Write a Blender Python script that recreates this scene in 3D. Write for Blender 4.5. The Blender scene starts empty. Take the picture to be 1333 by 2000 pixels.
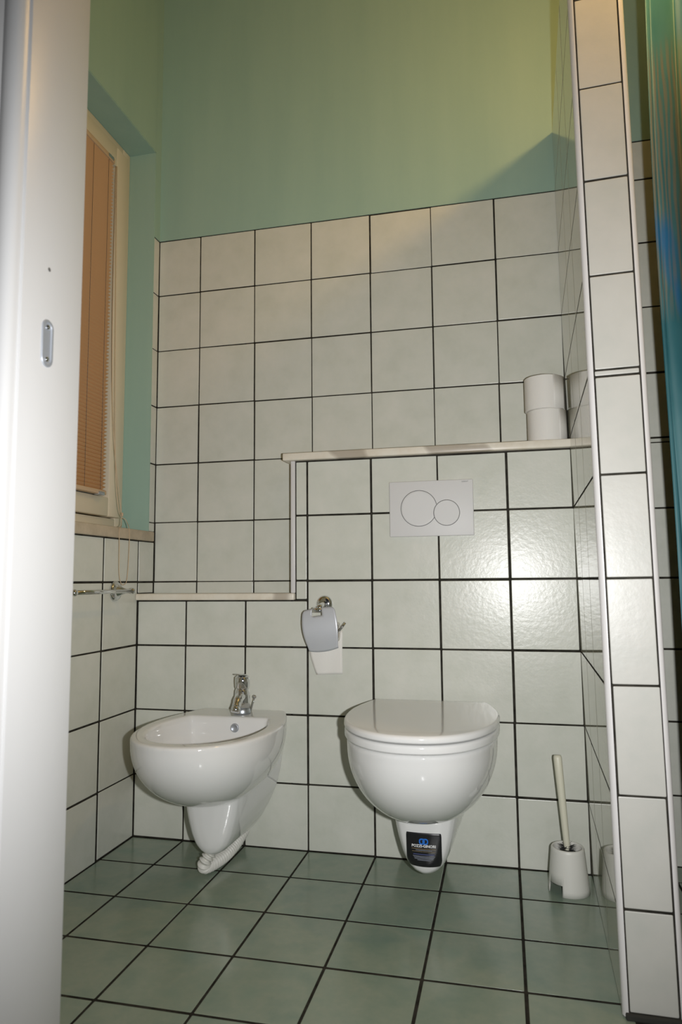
import bpy, bmesh, math, random
from mathutils import Vector, Matrix
from mathutils.bvhtree import BVHTree

random.seed(7)
SC = bpy.context.scene
COL = SC.collection

# ------------------------------------------------------------------ camera
F_PX, YAW, PITCH, ROLL = 1348.7, .2297, .0989, -.0082
CAM = Vector((.5822, -2.0338, .7894))
cy, sy, cp, sp, cr, sr = (math.cos(YAW), math.sin(YAW), math.cos(PITCH), math.sin(PITCH),
                          math.cos(ROLL), math.sin(ROLL))
fw = Vector((-sy*cp, cy*cp, sp)); r0 = Vector((cy, sy, 0)); u0 = r0.cross(fw)
cr_ = cr*r0 + sr*u0; cu_ = -sr*r0 + cr*u0
cam = bpy.data.cameras.new('camera'); camo = bpy.data.objects.new('camera', cam); COL.objects.link(camo)
m = Matrix((cr_, cu_, -fw)).transposed().to_4x4(); m.translation = CAM
camo.matrix_world = m
cam.sensor_fit = 'HORIZONTAL'; cam.sensor_width = 36; cam.lens = F_PX/1333*36
cam.clip_start = .02
cam.dof.use_dof = True; cam.dof.focus_distance = 2.0; cam.dof.aperture_fstop = 8
SC.camera = camo

# ------------------------------------------------------------------ world, flash, exposure
w = bpy.data.worlds.new('world'); SC.world = w; w.use_nodes = True
w.node_tree.nodes['Background'].inputs[0].default_value = (.9, .95, 1, 1)
w.node_tree.nodes['Background'].inputs[1].default_value = .02
vs = SC.view_settings
vs.view_transform = 'Standard'; vs.look = 'None'; vs.gamma = 1; vs.use_curve_mapping = False
vs.exposure = 0

FLASH = CAM + cr_*.10 - cu_*.012 + fw*.02         # the camera's own flash, beside the lens
fl = bpy.data.lights.new('camera_flash', 'SPOT'); flo = bpy.data.objects.new('camera_flash', fl); COL.objects.link(flo)
flo.matrix_world = Matrix((cr_, cu_, -fw)).transposed().to_4x4(); flo.location = FLASH
fl.energy = 96; fl.spot_size = math.radians(110); fl.spot_blend = 1; fl.shadow_soft_size = .014
fl.color = (1, 1, 1)

# ------------------------------------------------------------------ materials
def mat(name, rgb, rough=.5, metal=0, spec=.5, coat=0, build=None):
    M = bpy.data.materials.new(name); M.use_nodes = True
    nt = M.node_tree; b = nt.nodes['Principled BSDF']
    b.inputs['Base Color'].default_value = (*rgb, 1); b.inputs['Roughness'].default_value = rough
    b.inputs['Metallic'].default_value = metal; b.inputs['Specular IOR Level'].default_value = spec
    b.inputs['Coat Weight'].default_value = coat; b.inputs['Coat Roughness'].default_value = .05
    if build: build(nt, b)
    return M
def N(nt, t, **k):
    n = nt.nodes.new(t)
    for a, v in k.items(): setattr(n, a, v)
    return n
def coords(nt, jitter=True):
    """object coordinates, shifted per object so that alike pieces do not share one pattern"""
    tc = N(nt, 'ShaderNodeTexCoord')
    if not jitter: return tc.outputs['Object']
    oi = N(nt, 'ShaderNodeObjectInfo'); mu = N(nt, 'ShaderNodeMath', operation='MULTIPLY'); mu.inputs[1].default_value = 37
    nt.links.new(oi.outputs['Random'], mu.inputs[0])
    ad = N(nt, 'ShaderNodeVectorMath', operation='ADD')
    nt.links.new(tc.outputs['Object'], ad.inputs[0]); nt.links.new(mu.outputs[0], ad.inputs[1])
    return ad.outputs[0]
def noise(nt, vec, scale, detail=3, rough=.55):
    n = N(nt, 'ShaderNodeTexNoise'); n.inputs['Scale'].default_value = scale
    n.inputs['Detail'].default_value = detail; n.inputs['Roughness'].default_value = rough
    nt.links.new(vec, n.inputs['Vector']); return n.outputs['Fac']
def ramp(nt, fac, stops):
    r = N(nt, 'ShaderNodeValToRGB'); e = r.color_ramp.elements
    while len(e) < len(stops): e.new(.5)
    for el, (p, c) in zip(e, stops): el.position = p; el.color = (*c, 1)
    nt.links.new(fac, r.inputs[0]); return r.outputs[0]
def mix(nt, fac, a, b, mode='MIX'):
    x = N(nt, 'ShaderNodeMix', data_type='RGBA', blend_type=mode)
    for i, v in ((0, fac), (6, a), (7, b)):
        if hasattr(v, 'is_output'): nt.links.new(v, x.inputs[i])
        elif i == 0: x.inputs[0].default_value = v
        else: x.inputs[i].default_value = (*v, 1)
    return x.outputs[2]
def bump(nt, b, h, strength, dist=.01):
    n = N(nt, 'ShaderNodeBump'); n.inputs['Strength'].default_value = strength; n.inputs['Distance'].default_value = dist
    nt.links.new(h, n.inputs['Height']); nt.links.new(n.outputs[0], b.inputs['Normal'])

def tile_build(stops, cloud, bstr, rough, fleck=None):
    def f(nt, b):
        v = coords(nt)
        c = ramp(nt, noise(nt, v, cloud, 4, .6), stops)
        if fleck:
            c = mix(nt, ramp(nt, noise(nt, v, 9, 2), ((.55, (0, 0, 0)), (.8, (.75, .75, .75)))), c, fleck)
        nt.links.new(c, b.inputs['Base Color'])
        bump(nt, b, noise(nt, v, 75, 3, .55), bstr, .0016)
        b.inputs['Roughness'].default_value = rough
    return f
M = {}
M['tile'] = mat('white_wall_tile', (.6, .6, .52), .27, spec=.36, build=tile_build(
    ((.25, (.56, .575, .505)), (.5, (.61, .62, .555)), (.75, (.65, .65, .59))), 11, .24, .27))
M['tile_end'] = mat('flash_dimmed_wall_tile', (.5, .5, .46), .32, spec=.4, build=tile_build(  # same white wall tile, colour darkened to offset the flash on the partition end
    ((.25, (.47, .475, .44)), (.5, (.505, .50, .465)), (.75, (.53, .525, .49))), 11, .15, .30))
M['tile_smooth'] = mat('glossy_wall_tile', (.6, .6, .52), .06, spec=.4, build=tile_build(
    ((.25, (.50, .51, .42)), (.5, (.55, .555, .46)), (.75, (.58, .58, .49))), 11, .004, .045))
M['floor'] = mat('green_floor_tile', (.3, .36, .3), .22, build=tile_build(
    ((.25, (.20, .275, .22)), (.5, (.265, .32, .25)), (.75, (.335, .36, .28))), 9, .14, .2, (.165, .275, .22)))
M['grout'] = mat('dark_grout', (.03, .028, .024), 1, spec=.05, build=lambda nt, b: nt.links.new(
    ramp(nt, noise(nt, coords(nt, False), 30, 3), ((.3, (.016, .015, .012)), (.7, (.05, .046, .038)))), b.inputs['Base Color']))
def paint_b(nt, b):
    v = coords(nt, False)
    mp = N(nt, 'ShaderNodeMapping'); mp.inputs['Scale'].default_value = (6, 6, .7); nt.links.new(v, mp.inputs[0])
    c = ramp(nt, noise(nt, mp.outputs[0], 1.6, 4), ((.3, (.305, .45, .38)), (.7, (.34, .485, .405))))
    nt.links.new(c, b.inputs['Base Color']); bump(nt, b, noise(nt, v, 160, 3), .12, .002)
M['paint'] = mat('aqua_wall_paint', (.32, .5, .41), .6, spec=.3, build=paint_b)
M['ceiling'] = mat('ceiling_plaster', (.5, .5, .47), .8)
M['white_wall'] = mat('white_plaster', (.7, .69, .66), .7)
M['ceramic'] = mat('white_ceramic', (.74, .74, .73), .07, spec=.55, coat=.3)
M['seat'] = mat('white_seat_plastic', (.76, .76, .75), .09, spec=.5)
M['trim'] = mat('white_pvc_trim', (.66, .645, .64), .3)
def marble_b(nt, b):
    v = coords(nt, False)
    c = ramp(nt, noise(nt, v, 7, 5, .65), ((.3, (.66, .58, .46)), (.55, (.78, .73, .63)), (.75, (.76, .72, .64))))
    wv = N(nt, 'ShaderNodeTexWave', wave_type='BANDS', bands_direction='DIAGONAL'); wv.inputs['Scale'].default_value = 1.7
    wv.inputs['Distortion'].default_value = 9; wv.inputs['Detail'].default_value = 4; nt.links.new(v, wv.inputs[0])
    c = mix(nt, ramp(nt, wv.outputs['Fac'], ((.86, (0, 0, 0)), (.97, (.7, .7, .7)))), c, (.33, .28, .22))
    nt.links.new(c, b.inputs['Base Color'])
M['marble'] = mat('cream_marble', (.68, .6, .48), .3, build=marble_b)
def sill_b(nt, b):
    c = ramp(nt, noise(nt, coords(nt, False), 14, 5, .7), ((.3, (.40, .33, .23)), (.6, (.55, .46, .34)), (.8, (.60, .53, .42))))
    nt.links.new(c, b.inputs['Base Color'])
M['sill'] = mat('beige_stone_sill', (.5, .42, .3), .45, build=sill_b)
M['chrome'] = mat('chrome', (.75, .76, .77), .08, 1)
M['satin'] = mat('satin_steel', (.50, .53, .57), .38, 1)
M['zinc'] = mat('brushed_zinc', (.46, .49, .54), .45, .6)
M['cover'] = mat('polished_steel_cover', (.60, .62, .66), .40, .35)
M['plate'] = mat('white_flush_plastic', (.66, .655, .65), .45, spec=.3)
M['seam'] = mat('dark_seam', (.10, .10, .10), .6)
M['greytext'] = mat('grey_print', (.30, .30, .29), .6)
M['paper'] = mat('toilet_paper', (.78, .76, .72), .95, spec=.1, build=lambda nt, b: bump(nt, b, noise(nt, coords(nt), 260, 2), .35, .001))
M['card'] = mat('grey_cardboard', (.42, .38, .32), .9)
M['brush'] = mat('white_brush_plastic', (.72, .71, .66), .4)
M['handle'] = mat('ivory_brush_handle', (.70, .68, .55), .38)
M['bristle'] = mat('black_bristles', (.02, .02, .02), .6)
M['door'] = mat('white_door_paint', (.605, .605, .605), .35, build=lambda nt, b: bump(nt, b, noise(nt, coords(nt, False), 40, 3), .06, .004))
M['frame'] = mat('cream_window_frame', (.70, .62, .47), .4)
M['blind'] = mat('tan_pleated_fabric', (.63, .395, .195), .8, spec=.2)
M['blindrail'] = mat('tan_rail', (.60, .42, .26), .45)
M['cord'] = mat('beige_cord', (.55, .42, .28), .8)
M['pane'] = mat('window_glass', (.03, .035, .04), .05)
M['hose'] = mat('white_hose_plastic', (.68, .67, .62), .45)
M['black'] = mat('black_sticker', (.012, .012, .014), .25)
M['blue'] = mat('blue_print', (.02, .16, .60), .35)
M['whiteprint'] = mat('white_print', (.75, .75, .75), .4)
M['dimprint'] = mat('dim_grey_print', (.25, .27, .33), .5)
M['goldprint'] = mat('brown_print', (.30, .22, .12), .5)
M['bluedim'] = mat('dim_blue_print', (.06, .08, .22), .5)
M['dirt'] = mat('dirty_mortar', (.03, .03, .025), .95)
def curtain_b(nt, b):
    v = coords(nt, False)
    sp_ = N(nt, 'ShaderNodeSeparateXYZ'); nt.links.new(v, sp_.inputs[0])
    mp = N(nt, 'ShaderNodeMapping'); mp.inputs['Scale'].default_value = (7, 7, 2.0); nt.links.new(v, mp.inputs[0])
    c = ramp(nt, noise(nt, mp.outputs[0], 1.6, 3), ((.35, (.020, .115, .145)), (.65, (.05, .165, .19))))
    # beige wood-grain streaks
    wm = N(nt, 'ShaderNodeMapping'); wm.inputs['Scale'].default_value = (1, 1, .10); nt.links.new(v, wm.inputs[0])
    wv = N(nt, 'ShaderNodeTexWave', wave_type='BANDS', bands_direction='X'); wv.inputs['Scale'].default_value = 42
    wv.inputs['Distortion'].default_value = 6; wv.inputs['Detail'].default_value = 2; nt.links.new(wm.outputs[0], wv.inputs[0])
    za = N(nt, 'ShaderNodeMath', operation='MULTIPLY_ADD'); za.inputs[1].default_value = .55
    nt.links.new(noise(nt, mp.outputs[0], .9, 2), za.inputs[0]); nt.links.new(sp_.outputs['Z'], za.inputs[2])
    sw_ = N(nt, 'ShaderNodeMath', operation='SINE'); zm = N(nt, 'ShaderNodeMath', operation='MULTIPLY'); zm.inputs[1].default_value = 4.2
    nt.links.new(za.outputs[0], zm.inputs[0]); nt.links.new(zm.outputs[0], sw_.inputs[0])
    patch = ramp(nt, sw_.outputs[0], ((.15, (0, 0, 0)), (.6, (1, 1, 1))))
    lines = mix(nt, 1, patch, ramp(nt, wv.outputs['Fac'], ((.25, (.05, .05, .05)), (.75, (.75, .75, .75)))), 'MULTIPLY')
    c = mix(nt, lines, c, (.15, .145, .115))
    mp2 = N(nt, 'ShaderNodeMapping'); mp2.inputs['Scale'].default_value = (14, 14, 2.6); mp2.inputs['Location'].default_value = (.3, 0, .9)
    nt.links.new(v, mp2.inputs[0])
    c = mix(nt, ramp(nt, noise(nt, mp2.outputs[0], 1.0, 2), ((.58, (0, 0, 0)), (.70, (.85, .85, .85)))), c, (.008, .12, .30))
    nt.links.new(c, b.inputs['Base Color'])
M['curtain'] = mat('turquoise_curtain', (.07, .3, .32), .55, build=curtain_b)
M['bulb'] = mat('glowing_bulb', (1, .8, .5), .5)
bb = M['bulb'].node_tree.nodes['Principled BSDF']
bb.inputs['Emission Color'].default_value = (1, .60, .20, 1)

# ------------------------------------------------------------------ helpers
def link(name, me, material, parent=None, smooth=False):
    o = bpy.data.objects.new(name, me); COL.objects.link(o)
    if material is not None and not me.materials: me.materials.append(M[material] if isinstance(material, str) else material)
    if parent is not None: o.parent = parent
    if smooth:
        for p in me.polygons: p.use_smooth = True
    return o
def pydata(name, v, f):
    me = bpy.data.meshes.new(name); me.from_pydata([tuple(a) for a in v], [], f); me.update(); return me
def bm_mesh(name, bm):
    bmesh.ops.recalc_face_normals(bm, faces=bm.faces)
    me = bpy.data.meshes.new(name); bm.to_mesh(me); bm.free(); return me
def add_box(bm, lo, hi, bev=0, seg=2):
    c = [(a+b)/2 for a, b in zip(lo, hi)]; s = [b-a for a, b in zip(lo, hi)]
    g = bmesh.ops.create_cube(bm, size=1, matrix=Matrix.Translation(c) @ Matrix.Diagonal((*s, 1)))
    if bev:
        es = list({e for v in g['verts'] for e in v.link_edges})
        bmesh.ops.bevel(bm, geom=es, offset=bev, segments=seg, profile=.5, affect='EDGES')
def box(name, lo, hi, material, parent=None, bev=0, seg=2, smooth=False):
    bm = bmesh.new(); add_box(bm, lo, hi, bev, seg)
    return link(name, bm_mesh(name, bm), material, parent, smooth)
def boxes(name, L, material, parent=None, bev=0):
    bm = bmesh.new()
    for lo, hi in L: add_box(bm, lo, hi, bev)
    return link(name, bm_mesh(name, bm), material, parent)
def add_tube(bm, path, rad, seg=12, cap=True):
    """sweep a circle along a list of points; rad: number or list"""
    P = [Vector(p) for p in path]; n = len(P)
    R = rad if isinstance(rad, (list, tuple)) else [rad]*n
    rings = []; up = None
    for i, p in enumerate(P):
        t = (P[min(i+1, n-1)] - P[max(i-1, 0)]).normalized()
        if up is None: up = Vector((0, 0, 1)) if abs(t.z) < .9 else Vector((0, 1, 0))
        a = t.cross(up).normalized(); b = a.cross(t).normalized(); up = b
        rings.append([bm.verts.new(p + R[i]*(math.cos(q)*a + math.sin(q)*b)) for q in [2*math.pi*k/seg for k in range(seg)]])
    for A, B in zip(rings, rings[1:]):
        for k in range(seg): bm.faces.new((A[k], A[(k+1) % seg], B[(k+1) % seg], B[k]))
    if cap: bm.faces.new(rings[0][::-1]); bm.faces.new(rings[-1])
def tube(name, path, rad, material, parent=None, seg=14):
    bm = bmesh.new(); add_tube(bm, path, rad, seg); return link(name, bm_mesh(name, bm), material, parent, True)
def add_lathe(bm, prof, mtx=Matrix(), seg=32):
    """revolve (radius, height) pairs about the local z axis"""
    rings = []
    for r, z in prof:
        if r < 1e-6: rings.append([bm.verts.new(mtx @ Vector((0, 0, z)))])
        else: rings.append([bm.verts.new(mtx @ Vector((r*math.cos(a), r*math.sin(a), z))) for a in [2*math.pi*k/seg for k in range(seg)]])
    for A, B in zip(rings, rings[1:]):
        for k in range(seg):
            q = [A[k % len(A)], A[(k+1) % seg % len(A)], B[(k+1) % seg % len(B)], B[k % len(B)]]
            q = list(dict.fromkeys(q))
            if len(q) > 2: bm.faces.new(q)
def lathe(name, prof, material, parent=None, mtx=Matrix(), seg=32, smooth=True):
    bm = bmesh.new(); add_lathe(bm, prof, mtx, seg); return link(name, bm_mesh(name, bm), material, parent, smooth)
def loft(rings, cap0=True, cap1=True):
    n = len(rings[0]); v = [p for r in rings for p in r]; f = []
    for i in range(len(rings)-1):
        for k in range(n):
            f.append((i*n+k, i*n+(k+1) % n, (i+1)*n+(k+1) % n, (i+1)*n+k))
    if cap0: f.append(tuple(range(n))[::-1])
    if cap1: f.append(tuple((len(rings)-1)*n+k for k in range(n)))
    return v, f
def sharp(o, ang=35):
    me = o.data
    for p in me.polygons: p.use_smooth = True
    try: me.set_sharp_from_angle(angle=math.radians(ang))
    except Exception: pass
    return o
def thing(name, loc, label, cat, group=None):
    o = bpy.data.objects.new(name, None); COL.objects.link(o); o.location = loc; o.empty_display_size = .05
    tag(o, label, cat, group); return o
def tag(o, label, cat, group=None):
    o['label'] = label; o['category'] = cat
    if group: o['group'] = group
    return o
def struct(o): o['kind'] = 'structure'; return o
def adopt(o, parent):
    """parent a mesh built in world coordinates to a thing that stands away from the origin"""
    o.parent = parent; o.matrix_parent_inverse = Matrix.Translation(parent.location).inverted(); return o

# ------------------------------------------------------------------ tiles
TILE_CACHE = {}
def tile_mesh(wd, ht, th, material, cr=.0018, bev=.0010):
    key = (round(wd, 3), round(ht, 3), material)
    if key in TILE_CACHE: return TILE_CACHE[key]
    def ring(ins, z):
        out = []; a, b, r = wd/2-ins, ht/2-ins, cr
        for cx, cy_, a0 in ((a-r, b-r, 0), (-a+r, b-r, 90), (-a+r, -b+r, 180), (a-r, -b+r, 270)):
            for d in (0, 45, 90):
                t = math.radians(a0+d); out.append((cx+r*math.cos(t), cy_+r*math.sin(t), z))
        return out
    v, f = loft([ring(0, -th), ring(0, -bev), ring(bev*.35, -bev*.35), ring(bev*1.4, 0)])
    me = pydata('tile', v, f); me.materials.append(M[material])
    TILE_CACHE[key] = me
    return me
JOINT = .0046
def lay(parent, us, vs_, frame, material, th=.006, gap=JOINT, skip=None, name='tile', jit=1.0, turn=0, gu=None):
    """lay one tile per cell of the grid us x vs_; frame(u, v) -> 4x4 matrix of the tile's face centre (local z outward)"""
    for i in range(len(us)-1):
        for j in range(len(vs_)-1):
            u1, u2, v1, v2 = us[i], us[i+1], vs_[j], vs_[j+1]
            if skip and skip((u1+u2)/2, (v1+v2)/2): continue
            wd = round(u2-u1-(gu or gap), 3); ht = round(v2-v1-gap, 3)
            if wd < .004 or ht < .004: continue
            o = link(name, tile_mesh(wd, ht, th, material), None, parent)
            s = random.gauss(0, .0005*jit); t = random.gauss(0, .0005*jit); d = random.gauss(0, .00035*jit)
            tilt = Matrix.Rotation(random.gauss(0, .0014*jit), 4, 'X') @ Matrix.Rotation(random.gauss(0, .0014*jit), 4, 'Y') @ Matrix.Rotation(random.gauss(0, .0010*jit), 4, 'Z')
            o.matrix_local = frame((u1+u2)/2+s, (v1+v2)/2+t, d) @ Matrix.Rotation(turn, 4, 'Y') @ tilt
def fr_back(y):    # faces -Y: local x -> X, local y -> Z, local z -> -Y
    R = Matrix(((1, 0, 0), (0, 0, -1), (0, 1, 0))).to_4x4()
    return lambda u, v, d=0: Matrix.Translation((u, y-d, v)) @ R
def fr_left(x):    # faces +X: u = Y
    R = Matrix(((0, 0, 1), (1, 0, 0), (0, 1, 0))).to_4x4()
    return lambda u, v, d=0: Matrix.Translation((x+d, u, v)) @ R
def fr_right(x):   # faces -X: u = -Y
    R = Matrix(((0, 0, -1), (-1, 0, 0), (0, 1, 0))).to_4x4()
    return lambda u, v, d=0: Matrix.Translation((x-d, -u, v)) @ R
def fr_floor(z):
    return lambda u, v, d=0: Matrix.Translation((u, v, z+d))

Z0 = -.0106
def row(j): return .2*j + Z0
XL, XR, YB, CEIL = -.57, 1.9, .1033, 3.0
GR = .0014                                         # how far the joints lie behind the faces
YF = -1.175                                        # inner face of the wall with the door
WF = .125                                          # its thickness

# ------------------------------------------------------------------ floor
floor = struct(boxes('floor', [((XL-.15, YF-WF-1.2, -.06), (XR+.1, YB+.1, -.0004))], 'grout'))
ys = sorted([-.1816-.2*k for k in range(5)] + [0, YF], reverse=False)
lay(floor, [XL, -.4, -.2, 0, .2, .4, .6, .7905], ys, fr_floor(0), 'floor', jit=.25, gap=.0062, gu=.0055)
lay(floor, [.885, 1.0, 1.2, 1.4, 1.6, 1.8, XR], sorted(ys + [YB]), fr_floor(0), 'floor', jit=.25)
lay(floor, [.7905, .885], [YF, -.9816, -.7816, -.66], fr_floor(0), 'floor', jit=.25)
lay(floor, [-.005, .2, .4, .6, .84], [YF-WF-.2, YF], fr_floor(0), 'floor', jit=.25)
hallu = [-.6+.2*k for k in range(13)]
lay(floor, hallu, [YF-WF-.2-.2*k for k in range(4, -1, -1)], fr_floor(0), 'floor', jit=.25)

# ------------------------------------------------------------------ back wall (full height, behind the boxed-out ledge)
wall_back = struct(boxes('wall_back', [((XL-.15, YB+GR, 0), (XR+.1, YB+.12, CEIL))], 'grout'))
cols_u = [XL, -.4127, -.2127, -.0127, .1873, .3873, .5873, .780]
rows_u = [.745, row(4), row(5), row(6), row(7), row(8), row(9), row(10)]
lay(wall_back, cols_u, rows_u, fr_back(YB), 'tile', gap=.0038,
    skip=lambda u, v: u > -.0127 and v < row(5.9) )
lay(wall_back, [.885, 1.08, 1.28, 1.48, 1.68, XR], [0.0] + [row(j) for j in range(1, 6)] + [1.1815, 1.1965] + [row(j) for j in range(7, 11)] + [2.112], fr_back(YB), 'tile')
box('paint_layer', (XL-.02, YB-.0015, row(10)+.001), (.86, YB+.004, CEIL), 'paint', wall_back)
box('paint_layer', (.86, YB-.0015, 2.114), (XR, YB+.004, CEIL), 'paint', wall_back)

# ------------------------------------------------------------------ boxed-out ledge with the cistern
wall_ledge = struct(boxes('wall_ledge', [((XL-.01, .0026, 0), (-.0537, YB+.01, .7309)), ((-.0485, .0026, 0), (.80, YB+.01, 1.1595))], 'grout'))
X0 = [XL, -.4, -.2, 0, .2, .4, .6, .7905]
lay(wall_ledge, X0[:4], [0, row(1), row(2), row(3), .7295], fr_back(0), 'tile', gap=.0055, gu=.0064)
zr = [0] + [row(j) for j in range(1, 6)] + [1.1575]
for za_, zb_ in zip(zr, zr[1:]):                     # the partition leans a little, so the last column follows it
    lay(wall_ledge, X0[3:7] + [.7830-.009*((za_+zb_)/2-.789)], [za_, zb_], fr_back(0), 'tile', gap=.0055, gu=.0064, turn=.007)
lay(wall_ledge, [-.0375, 0], [.7309, row(4), row(5), 1.1575], fr_back(0), 'tile', gap=.0055)
lay(wall_ledge, [0, YB], [.7526, .95, 1.1595], lambda u, v, d=0: fr_right(-.0537)(-u, v, d), 'tile')
sharp(box('edge_trim', (-.0530, -.0035, .7526), (-.0385, .012, 1.1605), 'trim', wall_ledge, .003, 3))

# marble cappings
o = box('marble_ledge', (-.0755, -.0155, 1.1608), (.7800, YB-.0005, 1.1838), 'marble', None, .0035, 3)
sharp(o); tag(o, 'long cream marble ledge with grey veins carrying two toilet rolls', 'ledge')
o = box('marble_ledge', (XL+.0005, -.0155, .7318), (-.0390, YB-.0005, .7524), 'marble', None, .0035, 3)
sharp(o); tag(o, 'short cream marble ledge above the bidet', 'ledge')

# ------------------------------------------------------------------ left wall with the window recess
WY0, WY1, WZ0, WZ1 = -.70, .064, .957, 2.302       # window opening
wall_left = struct(boxes('wall_left', [((XL-.20, YF-WF, 0), (XL-GR, YB+.1, .925)),
    ((XL-.20, WY1, .925), (XL-GR, YB+.1, CEIL)), ((XL-.20, YF-WF, .925), (XL-GR, WY0, CEIL)),
    ((XL-.20, WY0, WZ1), (XL-GR, WY1, CEIL))], 'grout'))
lrows = [0, row(1), row(2), row(3), row(4), .9225]
lay(wall_left, [-1.175, -1.0, -.8, -.6, -.4, -.2, 0], lrows, fr_left(XL), 'tile', gap=.0052, gu=.0085)
lay(wall_left, [0, YB], [.7526, row(4), .9225], fr_left(XL), 'tile', gap=.0045, gu=.0080)
lay(wall_left, [WY1, YB-.001], [.958, row(5), row(6), row(7), row(8), row(9), row(10)], fr_left(XL), 'tile', gap=.0035)
lay(wall_left, [-1.175, -1.0, -.8, WY0], [.9225, row(5), row(6), row(7), row(8), row(9), row(10)], fr_left(XL), 'tile', gap=.0040)
# aqua paint above the tiles and round the recess
box('paint_layer', (XL-.004, WY1-.0005, row(10)+.001), (XL+.0012, YB, CEIL), 'paint', wall_left)
box('paint_layer', (XL-.004, YF, row(10)+.001), (XL+.0012, WY0, CEIL), 'paint', wall_left)
box('paint_layer', (XL-.004, WY0, WZ1), (XL+.0012, WY1, CEIL), 'paint', wall_left)
box('reveal_plaster', (XL-.20, WY1-.003, WZ0), (XL-.0004, WY1+.002, WZ1), 'paint', wall_left)
box('reveal_plaster', (XL-.20, WY0-.002, WZ0), (XL-.0004, WY0+.003, WZ1), 'paint', wall_left)
box('reveal_plaster', (XL-.20, WY0, WZ1-.003), (XL-.0004, WY1, WZ1+.002), 'paint', wall_left)

# ------------------------------------------------------------------ window
XF = -.668
win = struct(thing('window_1', (XF, -.32, WZ0), '', ''))
del win['label']; del win['category']
def wpart(name, lo, hi, mt, bev=.003): return adopt(sharp(box(name, lo, hi, mt, None, bev, 2)), win)
a0, a1, b0, b1 = WY0+.004, WY1-.004, WZ0+.001, WZ1-.004
fwid = .045
for lo, hi in (((XF-.06, a0, b0), (XF, a0+fwid, b1)), ((XF-.06, a1-fwid, b0), (XF, a1, b1)),
               ((XF-.06, a0+fwid, b1-fwid), (XF, a1-fwid, b1)), ((XF-.06, a0+fwid, b0), (XF, a1-fwid, b0+.040))):
    wpart('window_frame', lo, hi, 'frame')
s0, s1, t0, t1 = a0+fwid-.012, a1-fwid+.012, b0+.043, b1-fwid+.012
sw = .072
for lo, hi in (((XF-.045, s0, t0), (XF+.014, s0+sw, t1)), ((XF-.045, s1-sw, t0), (XF+.014, s1, t1)),
               ((XF-.045, s0+sw, t1-sw), (XF+.014, s1-sw, t1)), ((XF-.045, s0+sw, t0), (XF+.014, s1-sw, t0+.062))):
    wpart('sash', lo, hi, 'frame', .005)
wpart('pane', (XF-.03, s0+sw-.004, t0+.058), (XF-.024, s1-sw+.004, t1-sw+.004), 'pane', 0)
sill = wpart('window_sill', (XF-.06, WY0-.02, .925), (XL+.012, .0805, .9575), 'sill', .003)

# pleated blind
BX = -.644
by0, by1, bz0, bz1 = s0+.012, -.092, 1.078, 2.172
bl = thing('pleated_blind', (BX, -.35, bz0), 'tan orange pleated blind hanging in the window recess', 'blind')
n = 92; pts = []; faces = []
for k in range(2*n+1):
    z = bz1 - (bz1-bz0)*k/(2*n); dx = -.0065 if k % 2 else .0065
    pts += [(BX+dx, by0, z), (BX+dx, by1, z)]
for k in range(2*n): faces.append((2*k, 2*k+1, 2*k+3, 2*k+2))
fab = adopt(link('pleated_fabric', pydata('pleated_fabric', pts, faces), 'blind'), bl)
sm = fab.modifiers.new('thick', 'SOLIDIFY'); sm.thickness = .0008
adopt(sharp(box('head_rail', (BX-.012, by0, bz1), (BX+.012, by1, bz1+.016), 'blindrail', None, .002)), bl)
adopt(sharp(box('bottom_rail', (BX-.011, by0, bz0-.014), (BX+.011, by1, bz0), 'blindrail', None, .003)), bl)
for z, y in ((bz1+.004, by1-.040), (bz0-.017, by1-.045)):
    adopt(sharp(box('clip', (BX-.006, y, z), (BX+.0145, y+.030, z+.011), 'satin', None, .002)), bl)
for y in (by1-.030, by1-.115, by1-.29):
    adopt(tube('lift_cord', [(BX+.0072, y, bz0), (BX+.0072, y, bz1)], .0006, 'seam', seg=6), bl)
def smoothpath(P, n=10):
    out = []; P = [Vector(p) for p in P]
    for i in range(len(P)-1):
        a, b, c, d = P[max(i-1, 0)], P[i], P[i+1], P[min(i+2, len(P)-1)]
        for k in range(n):
            t = k/n; out.append(.5*((2*b)+(c-a)*t+(2*a-5*b+4*c-d)*t*t+(-a+3*b-3*c+d)*t**3))
    out.append(P[-1]); return out
pc = [(BX+.014, -.090, 2.165), (BX+.018, -.094, 1.6), (BX+.03, -.090, 1.25), (-.585, -.082, .995), (-.5535, -.146, .952),
      (-.5485, -.152, .90), (-.5495, -.148, .82), (-.5505, -.134, .787), (-.5510, -.116, .782), (-.5505, -.100, .80), (-.5495, -.094, .88),
      (-.5535, -.088, .950), (-.582, -.060, .985), (-.595, -.086, 1.03), (BX+.03, -.085, 1.3), (BX+.016, -.088, 2.165)]
adopt(tube('pull_cord', smoothpath(pc, 8), .0011, 'cord', seg=6), bl)
adopt(lathe('cord_joiner', [(0, 0), (.003, .001), (.003, .012), (0, .013)], 'cord', None, Matrix.Translation((-.582, -.083, .995)), 10), bl)

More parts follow.
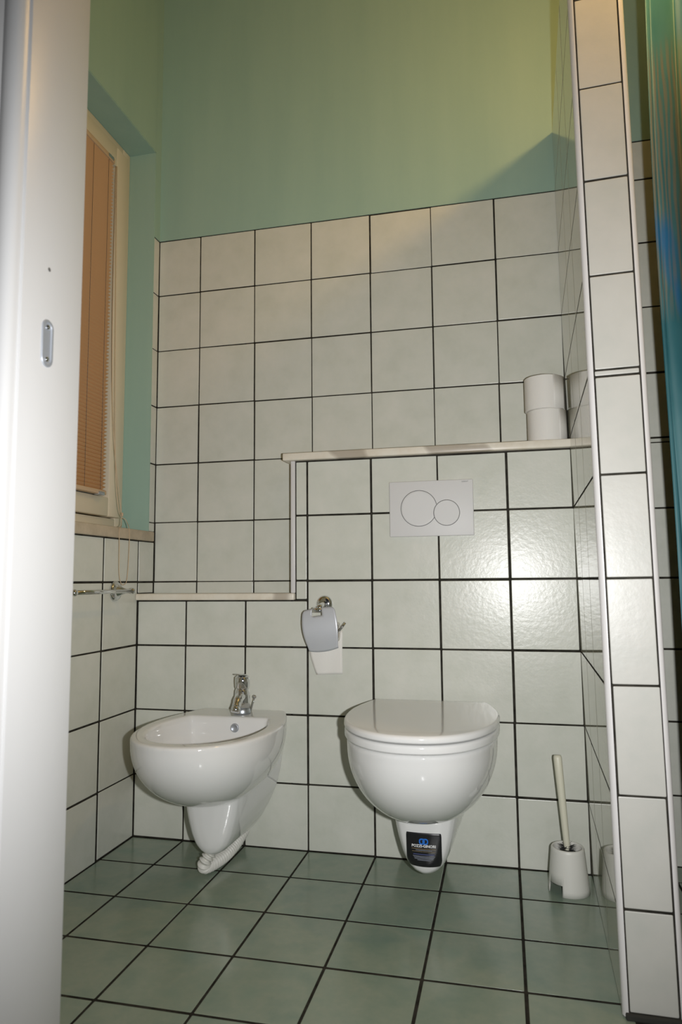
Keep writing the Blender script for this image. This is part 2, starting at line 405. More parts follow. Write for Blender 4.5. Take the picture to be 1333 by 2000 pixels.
# ------------------------------------------------------------------ partition between toilet and shower
PM = Matrix.Translation((.7815, 0, .7894)) @ Matrix.Rotation(-.0327, 4, 'Z') @ Matrix.Rotation(-.009, 4, 'Y') @ Matrix.Translation((0, 0, -.7894))
PT, PY, PZ = .106, -.628, 2.182
part = struct(boxes('wall_partition', [((.0004, PY+.0108, -.004), (PT-GR, YB+.006, PZ-GR)), ((.0102, PY+GR, -.004), (PT-.0102, PY+.012, PZ-GR))], 'grout'))
part.matrix_world = PM
prow = [0.0] + [row(j) for j in range(1, 11)] + [PZ]
lay(part, [-YB, .2, .4, .6195], prow, fr_right(0), 'tile_smooth', gap=.0048, jit=.15)
lay(part, [PY+.011, -.6, -.4, -.2, 0, YB], prow, fr_left(PT), 'tile', gap=.003)
erow = [0.012, row(1), row(2), row(3), row(4), row(5), row(6)-.006, row(6)+.007, row(7), row(8), row(9), row(10), PZ]
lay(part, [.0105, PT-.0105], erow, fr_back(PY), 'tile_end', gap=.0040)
lay(part, [0, PT], [PY, -.4, -.2, 0, YB], fr_floor(PZ), 'tile', gap=.003)
def qround(name, x, s):
    """quarter-round corner strip"""
    r = .0105; ring = []
    for k in range(9):
        a = math.pi/2*k/8
        ring.append((x + s*(r - r*math.cos(a)), PY + r - r*math.sin(a)))
    ring += [(x + s*r, PY+r)]
    rings = [[(p[0], p[1], z) for p in ring] for z in (0.004, PZ)]
    v, f = loft(rings); o = link(name, pydata(name, v, f), 'trim', part); sharp(o, 40)
    bm = bmesh.new(); bm.from_mesh(o.data); bmesh.ops.recalc_face_normals(bm, faces=bm.faces); bm.to_mesh(o.data); bm.free()
qround('corner_trim', -.001, 1); qround('corner_trim', PT+.001, -1)
boxes('mortar_foot', [((.004, PY-.006, .0), (PT-.004, PY+.004, .012))], 'dirt', part, .003)

# ------------------------------------------------------------------ other walls, ceiling
DX0, DX1, DZ = -.005, .84, 2.06                       # clear door opening
FZ = CEIL
wall_front = struct(boxes('wall_front', [((XL-.15, YF-WF+.004, 0), (DX0-.02, YF, FZ)), ((DX1+.02, YF-WF+.004, 0), (XR+.1, YF, FZ)),
    ((DX0-.02, YF-WF+.004, DZ+.02), (DX1+.02, YF, FZ))], 'white_wall'))
wall_right = struct(boxes('wall_right', [((XR, YF, 0), (XR+.1, YB, CEIL))], 'paint'))
ceiling = struct(boxes('ceiling', [((XL-.15, YF-WF, CEIL), (XR+.1, YB+.12, CEIL+.1))], 'ceiling'))

# ------------------------------------------------------------------ door frame
door = struct(thing('door_1', (DX0, YF-WF/2, 0), '', '')); del door['label']; del door['category']
def dpart(o): return adopt(sharp(o), door)
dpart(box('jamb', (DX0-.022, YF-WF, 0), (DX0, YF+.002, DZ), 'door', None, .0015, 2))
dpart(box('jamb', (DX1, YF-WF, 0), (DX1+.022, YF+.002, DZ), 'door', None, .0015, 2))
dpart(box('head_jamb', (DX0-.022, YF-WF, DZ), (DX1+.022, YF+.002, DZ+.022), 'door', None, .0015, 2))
def casing(x0, s):
    """moulded architrave in front of the wall, profile in (x, y)"""
    yb = YF-WF
    prof = [(0, yb+.004), (0, yb-.008), (.003, yb-.014), (.009, yb-.018), (.018, yb-.019), (.026, yb-.016), (.030, yb-.012), (.036, yb-.0145),
            (.050, yb-.019), (.062, yb-.018), (.069, yb-.012), (.072, yb-.004), (.072, yb+.004)]
    rings = [[(x0 + s*(p[0]), p[1], z) for p in prof] for z in (0, DZ+.07)]
    v, f = loft(rings); o = link('casing', pydata('casing', v, f), 'door')
    bm = bmesh.new(); bm.from_mesh(o.data); bmesh.ops.recalc_face_normals(bm, faces=bm.faces); bm.to_mesh(o.data); bm.free()
    return dpart(o)
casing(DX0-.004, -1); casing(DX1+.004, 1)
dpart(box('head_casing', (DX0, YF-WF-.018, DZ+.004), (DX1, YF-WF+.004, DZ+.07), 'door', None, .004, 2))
# oblong strike plate let into the jamb
def oblong(hw, hh, n=12):
    out = []
    for c, a0 in ((hh-hw, 0), (-(hh-hw), math.pi)):
        for k in range(n+1):
            a = a0 + math.pi*k/n; out.append((hw*math.cos(a), c + hw*math.sin(a)))
    return out
SY, SZ = -1.248, 1.109
rings = []
for s_, x in ((1.0, -.002), (1.0, .0012), (.93, .0020), (.66, .0020), (.60, .0004)):
    rings.append([(DX0+x, SY+p[0], SZ+p[1]) for p in oblong(.0118*s_, .0325 - .0118*(1-s_))])
v, f = loft(rings); dpl = dpart(link('strike_plate', pydata('strike_plate', v, f), 'zinc'))
for dz in (.022, -.022):
    scw = lathe('screw', [(0, .0026), (.0030, .0022), (.0036, .0008), (.0036, 0)], 'chrome', None, Matrix.Translation((DX0+.0006, SY, SZ+dz)) @ Matrix.Rotation(math.pi/2, 4, 'Y'), 12)
    scw.parent = dpl
dpart(lathe('screw_hole', [(0, .0006), (.0022, .0004), (.0030, 0)], 'seam', None, Matrix.Translation((DX0, -1.248, 1.212)) @ Matrix.Rotation(math.pi/2, 4, 'Y'), 10))

# ------------------------------------------------------------------ ceramic bodies
def resample(P, n):
    """closed polyline -> n points evenly spaced"""
    L = [0]
    for a, b in zip(P, P[1:]+P[:1]): L.append(L[-1] + math.hypot(b[0]-a[0], b[1]-a[1]))
    out = []; j = 0
    for k in range(n):
        s = L[-1]*k/n
        while L[j+1] < s: j += 1
        t = (s-L[j])/max(1e-9, L[j+1]-L[j]); a, b = P[j], P[(j+1) % len(P)]
        out.append((a[0]+(b[0]-a[0])*t, a[1]+(b[1]-a[1])*t))
    return out
def dplan(wb, W, yc, yf, yb=0.0, e=2.25, n=120):
    """D-shaped plan: straight back at yb (half-width wb), widest (W) at yc, rounded front at yf"""
    R = []
    for k in range(13):
        t = k/12; y = yb + (yc-yb)*t; R.append((wb + (W-wb)*math.sin(t*math.pi/2), y))
    for k in range(1, 33):
        a = math.pi/2*k/32
        R.append((W*abs(math.cos(a))**(2/e), yc + (yf-yc)*abs(math.sin(a))**(2/e)))
    R[-1] = (0, yf)
    P = R + [(-x, y) for x, y in R[-2::-1]]
    # start at the centre of the back so that all rings line up
    P = [(0, yb)] + P
    return resample(P, n)
def shroud_rings(wall, nose, n=56):
    """U-shaped vertical sections from the wall to the nose; wall/nose: list of (z, half-width)"""
    def sect(prof):
        P = [(w_, z) for z, w_ in prof]
        P = P + [(-a, b) for a, b in P[::-1]]
        return resample(P, n)
    A, B = sect(wall), sect(nose); rings = []
    zt = max(p[1] for p in A)
    for y, t, s in ((0, 0, 1), (-.08, .35, 1), (-.16, .7, 1), (-.20, .88, 1), (-.225, .97, .985), (-.245, 1, .93), (-.258, 1, .81), (-.265, 1, .60), (-.268, 1, .25)):
        ring = []
        for a, b in zip(A, B):
            x = a[0]+(b[0]-a[0])*t; z = a[1]+(b[1]-a[1])*t
            ring.append((x*s, y, zt-.14 + (z-(zt-.14))*(s*.35+.65)))
        rings.append(ring)
    return rings
def remesh(o, vox=.0035, it=10):
    md = o.modifiers.new('r', 'REMESH'); md.mode = 'VOXEL'; md.voxel_size = vox
    sm = o.modifiers.new('s', 'SMOOTH'); sm.factor = .5; sm.iterations = it
    dg = bpy.context.evaluated_depsgraph_get(); me = bpy.data.meshes.new_from_object(o.evaluated_get(dg))
    o.modifiers.clear(); mt = o.data.materials[0]; o.data = me
    if not me.materials: me.materials.append(mt)
    for p in me.polygons: p.use_smooth = True
    return o
def ceramic(cx, rim, W, wb, yc, yf, depth, wall, nose, basin):
    rings = []
    zc = rim - .022
    for k in range(41):                                  # rounded underside
        a = math.pi/2*(1 - k/40)
        s = max(.04, math.cos(a)); z = zc - depth*math.sin(a)
        back = wb*min(1, .35+.65*s)
        rings.append([(x, y, z) for x, y in dplan(back, W*s, yc, yc+(yf-yc)*s)])
    rings.append([(x, y, rim-.004) for x, y in dplan(wb, W*1.003, yc, yf-.001)])
    rings.append([(x, y, rim) for x, y in dplan(wb-.003, W-.005, yc, yf+.005)])
    if basin:
        iw, iwb, iyb, iyf = basin
        iyc = yc - .02
        for s, z in ((1, rim), (.975, rim-.010), (.965, rim-.018), (.95, rim-.05), (.86, rim-.095), (.66, rim-.125), (.35, rim-.138), (.05, rim-.140)):
            c = (iyb+iyf)/2
            rings.append([(x*s, c+(y-c)*s, z) for x, y in dplan(iwb, iw, iyc, iyf, iyb)])
    v, f = loft(rings)
    n0 = len(v)
    v2, f2 = loft(shroud_rings(wall, nose))
    v = list(v) + list(v2); f = list(f) + [tuple(i+n0 for i in q) for q in f2]
    me = pydata('body', v, f)
    bm = bmesh.new(); bm.from_mesh(me); bmesh.ops.recalc_face_normals(bm, faces=bm.faces); bm.to_mesh(me); bm.free()
    o = link('body', me, 'ceramic')
    return o

WALLP = [(.385, .133), (.30, .125), (.25, .119), (.19, .106), (.14, .083), (.095, .058), (.06, .030), (.045, .008)]
NOSEP = [(.235, .060), (.232, .084), (.215, .084), (.19, .079), (.15, .071), (.11, .059), (.085, .046), (.068, .028), (.060, .008)]
BXC = -.200
bid = thing('bidet', (BXC, 0, .05), 'white ceramic wall-hung bidet with open basin', 'bidet')
o = remesh(ceramic(0, .402, .188, .130, -.235, -.500, .178, WALLP, NOSEP, (.152, .120, -.122, -.462)))
o.name = 'basin'; o.parent = bid; o.location = (0, 0, -.05)
ov = lathe('overflow_ring', [(0, .001), (.0080, .0012), (.009, .0026), (.0115, .0026), (.0125, 0), (.0125, -.004)], 'zinc', None,
           Matrix.Translation((.019, -.1305, .322)) @ Matrix.Rotation(math.pi/2, 4, 'X'), 24); ov.parent = bid

TXC = .372
toi = thing('toilet', (TXC, 0, .05), 'white wall-hung toilet with closed lid and black sticker', 'toilet')
o = remesh(ceramic(0, .413, .184, .145, -.24, -.510, .19, WALLP, NOSEP, None))
o.name = 'bowl'; o.parent = toi; o.location = (0, 0, -.05)
bowl_bvh = BVHTree.FromPolygons([tuple(v_.co) for v_ in o.data.vertices], [tuple(p.vertices) for p in o.data.polygons])
def slab(name, wb, W, yc, yf, yb, z0, z1, r, dome=0):
    rings = []
    def pl(i, z): return [(x, y, z) for x, y in dplan(wb-i, W-i, yc, yf+i, yb-i, 2.2)]
    for k in range(5):
        a = math.pi/2*k/4; rings.append(pl(r*.5*(1-math.sin(a)), z0 + r*.5*(1-math.cos(a))))
    for k in range(7):
        a = math.pi/2*k/6; rings.append(pl(r*(1-math.cos(a)), z1 - r*(1-math.sin(a))))
    if dome:
        for i, dz in ((.03, .35), (.07, .7), (.11, .92), (.14, 1)): rings.append(pl(r+i, z1+dome*dz))
    v, f = loft(rings); o = link(name, pydata(name, v, f), 'seat', toi)
    bm = bmesh.new(); bm.from_mesh(o.data); bmesh.ops.recalc_face_normals(bm, faces=bm.faces); bm.to_mesh(o.data); bm.free()
    o.location = (0, 0, -.05); return sharp(o, 50)
slab('seat', .158, .190, -.245, -.517, -.060, .4160, .4350, .007)
slab('lid', .158, .191, -.245, -.520, -.058, .4390, .4555, .0085, .0015)
for s in (-1, 1):
    h = lathe('hinge', [(0, 0), (.011, 0), (.011, .022), (0, .022)], 'seat', toi, Matrix.Translation((s*.08, -.045, .414-.05)), 20)

# black sticker on the front of the trap, curved with it
def wrap(me, off):
    """move every vertex (x, z given in x, y) on to the front of the ceramic"""
    for v_ in me.vertices:
        x, z = v_.co.x, v_.co.y
        hit = bowl_bvh.ray_cast(Vector((x, -.36, z)), Vector((0, 1, 0)))
        y = hit[0].y if hit[0] else -.2
        v_.co = (x, y-off, z)
    me.update()
STX, STZ0, STZ1, STH = -.001, .089, .170, .0435
def grid(name, x0, x1, z0, z1, nx, nz, material, off, parent, corner=0, bow=0):
    v = []; f = []
    for j in range(nz+1):
        for i in range(nx+1):
            x = x0+(x1-x0)*i/nx; z = z0+(z1-z0)*j/nz
            u_ = abs(2*i/nx-1); w_ = j/nz
            if corner:
                lim = 1 - corner*(max(0, .22-w_)/.22)**2 - .03*(max(0, w_-.94)/.06)
                x = (x0+x1)/2 + (x-(x0+x1)/2)*lim
            v.append((x, z + bow*(u_**2), 0))
    for j in range(nz):
        for i in range(nx): a = j*(nx+1)+i; f.append((a, a+1, a+nx+2, a+nx+1))
    me = pydata(name, v, f); wrap(me, off)
    for p in me.polygons: p.use_smooth = True
    o = link(name, me, material, parent); return o
stick = grid('sticker', STX-STH, STX+STH, STZ0, STZ1, 20, 20, 'black', .0009, toi, .12)
stick.location = (0, 0, -.05)
md = stick.modifiers.new('t', 'SOLIDIFY'); md.thickness = .0005
def text_mesh(body, size, bold=0.0):
    c = bpy.data.curves.new('txt', 'FONT'); c.body = body; c.size = size; c.align_x = 'CENTER'; c.offset = bold; c.resolution_u = 3
    t = bpy.data.objects.new('txt', c); COL.objects.link(t)
    dg = bpy.context.evaluated_depsgraph_get(); me = bpy.data.meshes.new_from_object(t.evaluated_get(dg))
    bpy.data.objects.remove(t); return me
def wrapped_text(body, size, x, z, material, bold=0, sx=1):
    me = text_mesh(body, size, bold)
    for v_ in me.vertices: v_.co = (x + v_.co.x*sx, z + v_.co.y, 0)
    bm = bmesh.new(); bm.from_mesh(me); bmesh.ops.triangulate(bm, faces=bm.faces)
    bmesh.ops.subdivide_edges(bm, edges=[e for e in bm.edges if e.calc_length() > .004], cuts=1); bm.to_mesh(me); bm.free()
    wrap(me, .0017); me.materials.clear()
    return link('lettering', me, material, stick)
wrapped_text('POZZI-GINORI', .0088, STX, .1365, 'whiteprint', .0003, 1.02)
def ring_mesh(cx, cz, rx, rz, th, e=2.6):
    v = []; f = []; n = 28
    for s in (1, 0):
        for k in range(n):
            a = 2*math.pi*k/n; c_, s_ = math.cos(a), math.sin(a)
            q = (abs(c_)**e + abs(s_)**e)**(-1/e)
            v.append((cx + (rx-th*(1-s))*c_*q, cz + (rz-th*(1-s))*s_*q, 0))
    for k in range(n): f.append((k, (k+1) % n, n+(k+1) % n, n+k))
    return v, f
v = []; f = []
for cx in (-.0042, .0042):
    a, b = ring_mesh(STX+cx, .1500, .0072, .0072, .0030); f += [tuple(i+len(v) for i in q) for q in b]; v += a
me = pydata('logo', v, f); wrap(me, .0017); link('logo', me, 'blue', stick)
for z, hw, mt, th in ((.1325, .030, 'goldprint', .0010), (.1292, .020, 'dimprint', .0012), (.1262, .029, 'goldprint', .0007),
                      (.1195, .026, 'bluedim', .0018), (.1150, .027, 'dimprint', .0012), (.1120, .025, 'dimprint', .0012), (.1090, .023, 'dimprint', .0012), (.1058, .016, 'dimprint', .0012)):
    grid('print_line', STX-hw, STX+hw, z-th/2, z+th/2, 14, 1, mt, .0017, stick)

# bidet tap: single lever mixer
TX, TY, TZ = BXC+.020, -.073, .4025
tap = thing('bidet_tap', (TX, TY, TZ), 'chrome single-lever mixer tap standing on the bidet', 'tap')
lathe('base', [(0, 0), (.0245, 0), (.0250, .004), (.0235, .012), (.0215, .016), (0, .016)], 'satin', tap)
bm = bmesh.new()
prof = [(0, .016), (.0230, .016), (.0228, .035), (.0222, .055), (.0215, .066), (.0190, .071), (0, .071)]
add_lathe(bm, prof, Matrix(), 28)
link('tap_body', bm_mesh('tap_body', bm), 'chrome', tap, True)
tube('spout', smoothpath([(0, -.006, .052), (0, -.025, .047), (0, -.040, .036), (0, -.050, .024)], 5), [.0155]*5+[.0145]*5+[.0128]*5+[.0120], 'chrome', tap, 20)
d_ = Vector((0, -.55, -1)).normalized()
tube('aerator', [Vector((0, -.0485, .027))+d_*t for t in (0, .004, .0155, .017)], [.0122, .0138, .0138, .0115], 'chrome', tap, 20)
bm = bmesh.new()
add_lathe(bm, [(0, 0), (.0200, 0), (.0218, .004), (.0222, .022), (.0210, .033), (.0150, .037), (0, .0375)], Matrix.Translation((0, .002, .073)) @ Matrix.Rotation(.10, 4, 'X'), 28)
link('lever_cap', bm_mesh('lever_cap', bm), 'chrome', tap, True)
bm = bmesh.new()
rings = []
for y, hw, hz, z in ((.012, .012, .003, .1085), (0, .0150, .0034, .1110), (-.015, .0140, .0030, .1130), (-.030, .0115, .0024, .1150), (-.042, .0095, .0020, .1175), (-.046, .006, .0012, .1182)):
    rings.append([(hw*math.cos(a), y, z+hz*math.sin(a)) for a in [2*math.pi*k/16 for k in range(16)]])
v, f = loft(rings); lv = sharp(link('lever', pydata('lever', v, f), 'chrome', tap), 60)
bm = bmesh.new(); bm.from_mesh(lv.data); bmesh.ops.recalc_face_normals(bm, faces=bm.faces); bm.to_mesh(lv.data); bm.free()
tube('pop_up_rod', [(.019, .020, .004), (.026, .022, .030), (.029, .023, .040)], .0022, 'chrome', tap, 10)
lathe('rod_knob', [(0, -.006), (.004, -.0045), (.0062, 0), (.004, .0045), (0, .006)], 'chrome', tap, Matrix.Translation((.030, .023, .045)), 14)

# corrugated waste hose under the bidet
hp = smoothpath([(-.198, -.003, .050), (-.202, -.06, .030), (-.206, -.13, .0215), (-.216, -.185, .0205), (-.226, -.222, .024), (-.222, -.236, .040), (-.206, -.228, .068)], 40)
L = 0; rad = []
for i, p in enumerate(hp):
    if i: L += (p-hp[i-1]).length
    rad.append(.0148 + .0032*math.sin(L*2*math.pi/.0105))
hose = adopt(tube('waste_hose', hp, rad, 'hose', None, 20), bid); hose['label'] = 'white corrugated waste hose'

# ------------------------------------------------------------------ flush plate
FX, FZc = .3805, .9985
fp = thing('flush_plate', (FX, 0, FZc), 'white rectangular flush plate with two round buttons', 'flush plate')
R_ = Matrix.Rotation(math.pi/2, 4, 'X')             # local z -> -Y
sharp(box('plate', (-.123, -.0115, -.082), (.123, -.0002, .082), 'plate', fp, .0025, 3))
def ringflat(cx, cz, r, w_, y, parent, skip=None, material='seam'):
    n = 96; v = []; f = []
    for k in range(n):
        a = 2*math.pi*k/n
        for q in (r-w_/2, r+w_/2): v.append((cx+q*math.cos(a), y, cz+q*math.sin(a)))
    for k in range(n):
        a = 2*math.pi*(k+.5)/n
        if skip and skip(cx+r*math.cos(a), cz+r*math.sin(a)): continue
        f.append((2*k, 2*k+1, 2*((k+1) % n)+1, 2*((k+1) % n)))
    me = pydata('button_seam', v, f); o = link('button_seam', me, material, parent)
    md = o.modifiers.new('t', 'SOLIDIFY'); md.thickness = .0004; return o
def disc(name, cx, cz, r, clip=None):
    """button slightly proud of the plate; clip = circle of the other button that bites into it"""
    P = []
    for k in range(80):
        a = 2*math.pi*k/80; x, z = cx+r*math.cos(a), cz+r*math.sin(a)
        if clip:
            d = math.hypot(x-clip[0], z-clip[1])
            if d < clip[2]:
                t = clip[2]/d; x, z = clip[0]+(x-clip[0])*t, clip[1]+(z-clip[1])*t
        P.append((x, z))
    rings = [[(cx+(x-cx)*s, y, cz+(z-cz)*s) for x, z in P] for s, y in ((1, -.0110), (1, -.0122), (.985, -.0127), (.9, -.0127))]
    v, f = loft(rings); o = link(name, pydata(name, v, f), 'plate', fp); sharp(o)
    bm = bmesh.new(); bm.from_mesh(o.data); bmesh.ops.recalc_face_normals(bm, faces=bm.faces); bm.to_mesh(o.data); bm.free(); return o
c1 = (-.0355, .0005, .0530); c2 = (.0455, -.0145, .0375)
b1 = disc('large_button', c1[0], c1[1], c1[2]-.0009, (c2[0], c2[1], c2[2]+.0009)); b2 = disc('small_button', c2[0], c2[1], c2[2]-.0009)
ringflat(c1[0], c1[1], c1[2], .0016, -.0117, b1, lambda x, z: math.hypot(x-c2[0], z-c2[1]) < c2[2])
ringflat(c2[0], c2[1], c2[2], .0016, -.0118, b2)
me = text_mesh('GEBERIT', .0052, .0001)
for v_ in me.vertices: v_.co = (.100+v_.co.x, -.0119, .0735+v_.co.y)
me.materials.clear(); link('lettering', me, 'greytext', fp)

# ------------------------------------------------------------------ toilet paper holder and its roll
HX, HZ = .053, .7195
ho = thing('paper_holder', (HX, 0, HZ), 'chrome toilet paper holder with curved metal cover', 'paper holder')
lathe('rosette', [(0, .010), (.012, .010), (.020, .0075), (.0250, .003), (.0258, 0), (0, 0)], 'chrome', ho, R_, 32)
tube('arm', [(0, -.006, 0), (0, -.022, -.002), (-.002, -.040, -.006), (-.003, -.052, -.012)], [.0105, .0088, .0085, .0085], 'chrome', ho, 16)
tube('pivot_bar', [(-.022, -.054, -.016), (.014, -.054, -.016)], .0075, 'chrome', ho, 16)
# cover: curved sheet hanging from the pivot, tilted a little
CT = Matrix.Translation((-.001, -.058, -.012)) @ Matrix.Rotation(-.13, 4, 'Y')
nu, nv = 20, 22; v = []; f = []
idx = {}
for j in range(nv+1):
    t = j/nv; z = -.118*t
    hw = .0485 + .0065*math.sin(math.pi*min(1, t*1.08)) - .004*t
    if t < .08: hw -= .006*(1-t/.08)**2
    y = -.004 - .0145*math.sin(math.pi*(.12+.8*t))
    for i in range(nu+1):
        u_ = 2*i/nu-1
        zz = z - .006*t*(1-u_*u_) + .003*(1-t)*(1-u_*u_)
        v.append(tuple(CT @ Vector((hw*u_, y, zz)))); idx[i, j] = len(v)-1
for j in range(nv):
    for i in range(nu):
        if j < 4 and 6 <= i < 12: continue           # notch for the pivot
        f.append((idx[i, j], idx[i+1, j], idx[i+1, j+1], idx[i, j+1]))
co = link('cover', pydata('cover', v, f), 'cover', ho, True)
md = co.modifiers.new('t', 'SOLIDIFY'); md.thickness = .0012
tube('bar_tip', [(.050, -.046, -.081), (.062, -.046, -.070), (.075, -.046, -.053)], .0036, 'chrome', ho, 10)
tube('roll_bar', [(-.045, -.038, -.020), (-.050, -.040, -.06), (-.045, -.042, -.088), (.0, -.043, -.086), (.050, -.046, -.081)], .003, 'chrome', ho, 10)
rl = thing('toilet_roll', (HX+.004, -.035, .640), 'nearly used toilet roll hanging behind the metal cover', 'toilet roll', 'toilet rolls')
lathe('tube_core', [(.018, -.046), (.0195, -.046), (.0195, .046), (.018, .046), (.018, -.046)], 'card', rl, Matrix.Rotation(math.pi/2, 4, 'Y'), 28)
lathe('paper', [(.0197, -.047), (.027, -.047), (.0275, .047), (.0197, .047), (.0197, -.047)], 'paper', rl, Matrix.Rotation(math.pi/2, 4, 'Y'), 28)
v = []; f = []
for j in range(17):
    t = j/16; z = .0 - .1300*t
    x0 = -.048 + .020*max(0, (t-.5)/.5)**1.2; x1 = .053
    for i in range(13):
        u_ = i/12; v.append((x0+(x1-x0)*u_, .0284 - .004*math.sin(math.pi*t) + .0012*math.sin(9*u_+3*t), z + .004*u_*t))
for j in range(16):
    for i in range(12): a = j*13+i; f.append((a, a+1, a+14, a+13))
sh = link('loose_sheet', pydata('loose_sheet', v, f), 'paper', rl, True)
md = sh.modifiers.new('t', 'SOLIDIFY'); md.thickness = .0004

# ------------------------------------------------------------------ two rolls stacked on the marble ledge
def roll(x, y, z, h, r, ang, label):
    t_ = thing('toilet_roll', (x, y, z), label, 'toilet roll', 'toilet rolls on the ledge')
    bm = bmesh.new(); n = 56; prof = [(.021, 0), (r-.002, 0), (r, .002), (r, h*.5), (r, h-.002), (r-.002, h), (.021, h)]
    add_lathe(bm, prof+[prof[0]], Matrix.Rotation(ang, 4, 'Z'), n)
    for v_ in bm.verts:
        a = math.atan2(v_.co.y, v_.co.x); k = 1 + .010*math.sin(3*a+ang*7) + .006*math.sin(7*a)
        if math.hypot(v_.co.x, v_.co.y) > .03: v_.co.x *= k; v_.co.y *= k
    link('paper', bm_mesh('paper', bm), 'paper', t_, True)
    sharp(t_.children[0], 40)
    lathe('tube_core', [(.0195, .0005), (.0209, .0005), (.0209, h-.0005), (.0195, h-.0005), (.0195, .0005)], 'card', t_, Matrix(), 28)
    # loose end of the paper, lying against the roll
    v = []; f = []
    for j in range(2):
        for i in range(9):
            a = ang + .9*i/8; rr = r + .0022 + .004*(i/8)**3; v.append((rr*math.cos(a), rr*math.sin(a), .001 + (h-.002)*j))
    for i in range(8): f.append((i, i+1, i+10, i+9))
    o = link('loose_end', pydata('loose_end', v, f), 'paper', t_, True); md = o.modifiers.new('t', 'SOLIDIFY'); md.thickness = .0005
    return t_
roll(.7165, .038, 1.1839, .0925, .0525, -.9, 'white toilet roll standing directly on the marble ledge')
roll(.7120, .036, 1.2766, .0985, .0530, -1.1, 'white toilet roll stacked on top of another roll')

# ------------------------------------------------------------------ toilet brush and holder
BXp, BYp = .7205, -.1060
hb = thing('brush_holder', (BXp, BYp, 0), 'white plastic toilet brush holder with a notched foot on the floor', 'brush holder')
n = 64; H = .106
def cup_r(z): return .0515 - .0105*(z/H)
v = []; f = []; zs = [0, .013, .026, .05, .08, .099, .104, .106]
for z in zs:
    for k in range(n):
        a = 2*math.pi*k/n; r = cup_r(z) - (.0012 if z > .1055 else 0); v.append((r*math.cos(a), r*math.sin(a), z))
inner = [.106, .102, .03, .028]
for z in inner:
    for k in range(n):
        a = 2*math.pi*k/n; r = cup_r(z) - (.0035 if z > .1055 else .0065); v.append((r*math.cos(a), r*math.sin(a), z))
def notch(k):
    a = 360*(k+.5)/n
    return any(abs((a-c+180) % 360 - 180) < 26 for c in (222, 42))
tot = len(zs)+len(inner)
for i in range(tot-1):
    for k in range(n):
        if i < 2 and notch(k): continue
        f.append((i*n+k, i*n+(k+1) % n, (i+1)*n+(k+1) % n, (i+1)*n+k))
f.append(tuple((tot-1)*n+k for k in range(n)))
cup = sharp(link('cup', pydata('cup', v, f), 'brush', hb), 40)
md = cup.modifiers.new('t', 'SOLIDIFY'); md.thickness = .002; md.offset = -1
lathe('rim', [(cup_r(H)-.0058, H-.001), (cup_r(H)-.0050, H+.0012), (cup_r(H)-.0018, H+.0012), (cup_r(H)-.0004, H-.001)], 'brush', hb, Matrix(), 48)

tb = thing('toilet_brush', (BXp, BYp, .035), 'ivory toilet brush with black bristles standing in the white holder', 'toilet brush')
ax = Vector((-.020, .012, .300)).normalized()
P = [Vector((.002, 0, .028)) + ax*t for t in (0, .03, .09, .16, .22, .262, .268)]
tube('handle', P, [.0070, .0076, .0086, .0095, .0103, .0108, .0092], 'handle', tb, 20)
bm = bmesh.new()
rnd = random.Random(3)
for k in range(420):
    a = rnd.uniform(0, 2*math.pi); z = rnd.uniform(.012, .072); ln = rnd.uniform(.022, .029)
    c = Vector((0, 0, z)) ; d = Vector((math.cos(a), math.sin(a), rnd.uniform(.05, .45))).normalized(); s_ = d.cross(Vector((0, 0, 1))).normalized()*.0009
    A, B = c + d*.004, c + d*ln
    q = [bm.verts.new(A+s_), bm.verts.new(A-s_), bm.verts.new(B)]; bm.faces.new(q)
    q2 = Vector((0, 0, .0009)); w3 = [bm.verts.new(A+q2), bm.verts.new(A-q2), bm.verts.new(B)]; bm.faces.new(w3)
add_lathe(bm, [(0, .002), (.016, .004), (.022, .03), (.020, .060), (0, .066)], Matrix(), 20)
br = link('bristles', bm_mesh('bristles', bm), 'bristle', tb); br['kind'] = 'stuff'

# ------------------------------------------------------------------ towel rail on the left wall
RXw = XL
tr = thing('towel_rail', (RXw, -.27, .763), 'short chrome towel rail on the tiled wall beside the bidet', 'towel rail')
RX = Matrix.Rotation(math.pi/2, 4, 'Y')
for y in (.135, -.157):
    ros = lathe('rosette', [(0, .014), (.016, .014), (.025, .010), (.0305, .004), (.031, 0), (0, 0)], 'chrome', tr, Matrix.Translation((.0004, y, 0)) @ RX, 28)
    lathe('arm', [(.0200, .009), (.0140, .020), (.0075, .036), (.0060, .050), (.0060, .056)], 'chrome', tr, Matrix.Translation((0, y, 0)) @ RX, 20)
    lathe('ball', [(0, -.0095), (.005, -.008), (.0085, -.0045), (.0095, 0), (.0085, .0045), (.005, .008), (0, .0095)], 'chrome', tr, Matrix.Translation((.060, y, 0)), 18)
tube('bar', [(.060, -.157, 0), (.060, .135, 0)], .0058, 'chrome', tr, 16)

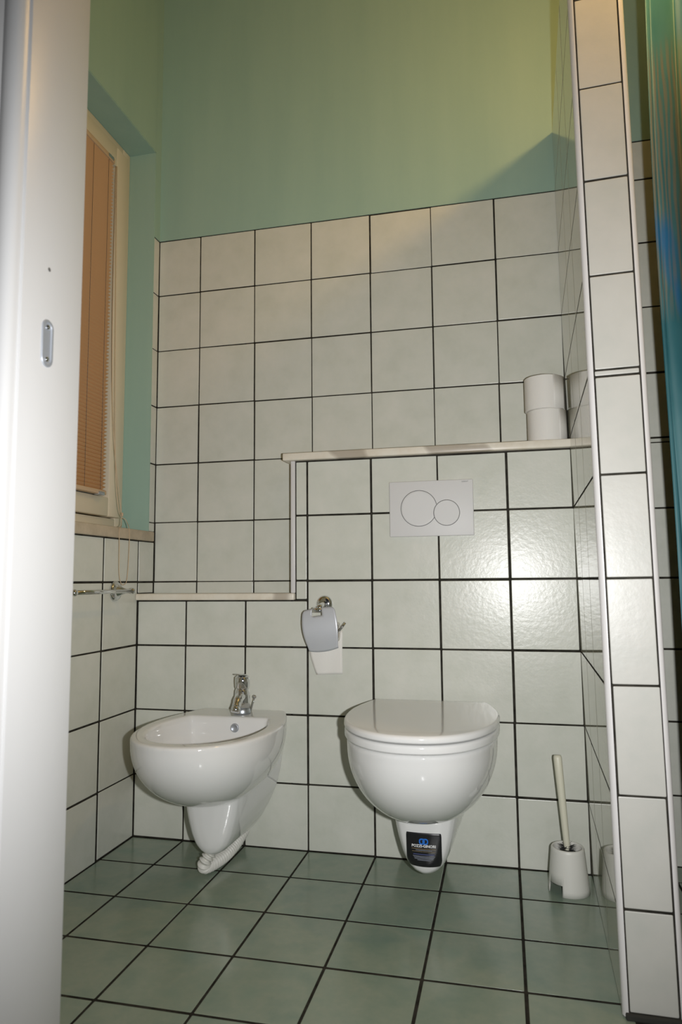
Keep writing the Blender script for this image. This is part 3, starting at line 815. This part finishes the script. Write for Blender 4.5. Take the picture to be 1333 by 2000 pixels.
# ------------------------------------------------------------------ shower curtain on its rail
CY = -.40
rail = tube('curtain_rail', [(.883, CY, 2.52), (XR-.001, CY, 2.52)], .011, 'chrome', None, 14)
tag(rail, 'straight chrome shower curtain rail above the shower', 'curtain rail')
cu = thing('shower_curtain', (1.3, CY, .12), 'turquoise patterned shower curtain with beige and blue swirls', 'shower curtain')
nx, nz = 260, 44; v = []; f = []
cx0, cx1, cz0, cz1 = .953, 1.72, .12, 2.4985
for j in range(nz+1):
    w_ = j/nz; z = cz0+(cz1-cz0)*w_
    for i in range(nx+1):
        s = i/nx; x = cx0+(cx1-cx0)*s
        ph = s*2*math.pi*9 + .5*math.sin(3*w_+7*s)
        x_ = x + .007*math.sin(ph*2+1)*(s > .004) + .006*math.sin(w_*7)*(1-s)
        v.append((x_-1.3, (.026-.006*w_)*math.sin(ph+.4) + .008*math.sin(2.3*ph+w_*4), z-.12))
for j in range(nz):
    for i in range(nx): a = j*(nx+1)+i; f.append((a, a+1, a+nx+2, a+nx+1))
fb = link('fabric', pydata('fabric', v, f), 'curtain', cu, True)
md = fb.modifiers.new('t', 'SOLIDIFY'); md.thickness = .0006
for k in range(10):
    x = cx0+.02+(cx1-cx0-.04)*k/9 - 1.3
    bm = bmesh.new(); add_tube(bm, [(x, .017*math.cos(a), 2.3965+.017*math.sin(a)) for a in [2*math.pi*q/18 for q in range(19)]], .002, 8)
    link('ring', bm_mesh('ring', bm), 'chrome', cu, True)

# ------------------------------------------------------------------ warm pendant bulb (out of frame)
LX, LY, LZ = .985, -.73, 2.333
la = thing('pendant_lamp', (LX, LY, LZ), 'bare glowing bulb hanging on a cord from the ceiling', 'lamp')
lathe('bulb', [(0, -.030), (.011, -.027), (.020, -.018), (.025, -.002), (.022, .012), (.014, .026), (.012, .034)], 'bulb', la, Matrix(), 28)
lathe('socket', [(.0, .030), (.015, .031), (.017, .036), (.017, .068), (.008, .074), (0, .074)], 'plate', la, Matrix(), 20)
tube('flex', [(0, 0, .072), (0, 0, CEIL-LZ-.022)], .003, 'plate', la, 8)
lathe('ceiling_rose', [(0, -.024), (.020, -.024), (.038, -.012), (.042, 0), (0, 0)], 'plate', la, Matrix.Translation((0, 0, CEIL-LZ-.0005)), 24)
bb.inputs['Emission Strength'].default_value = 480
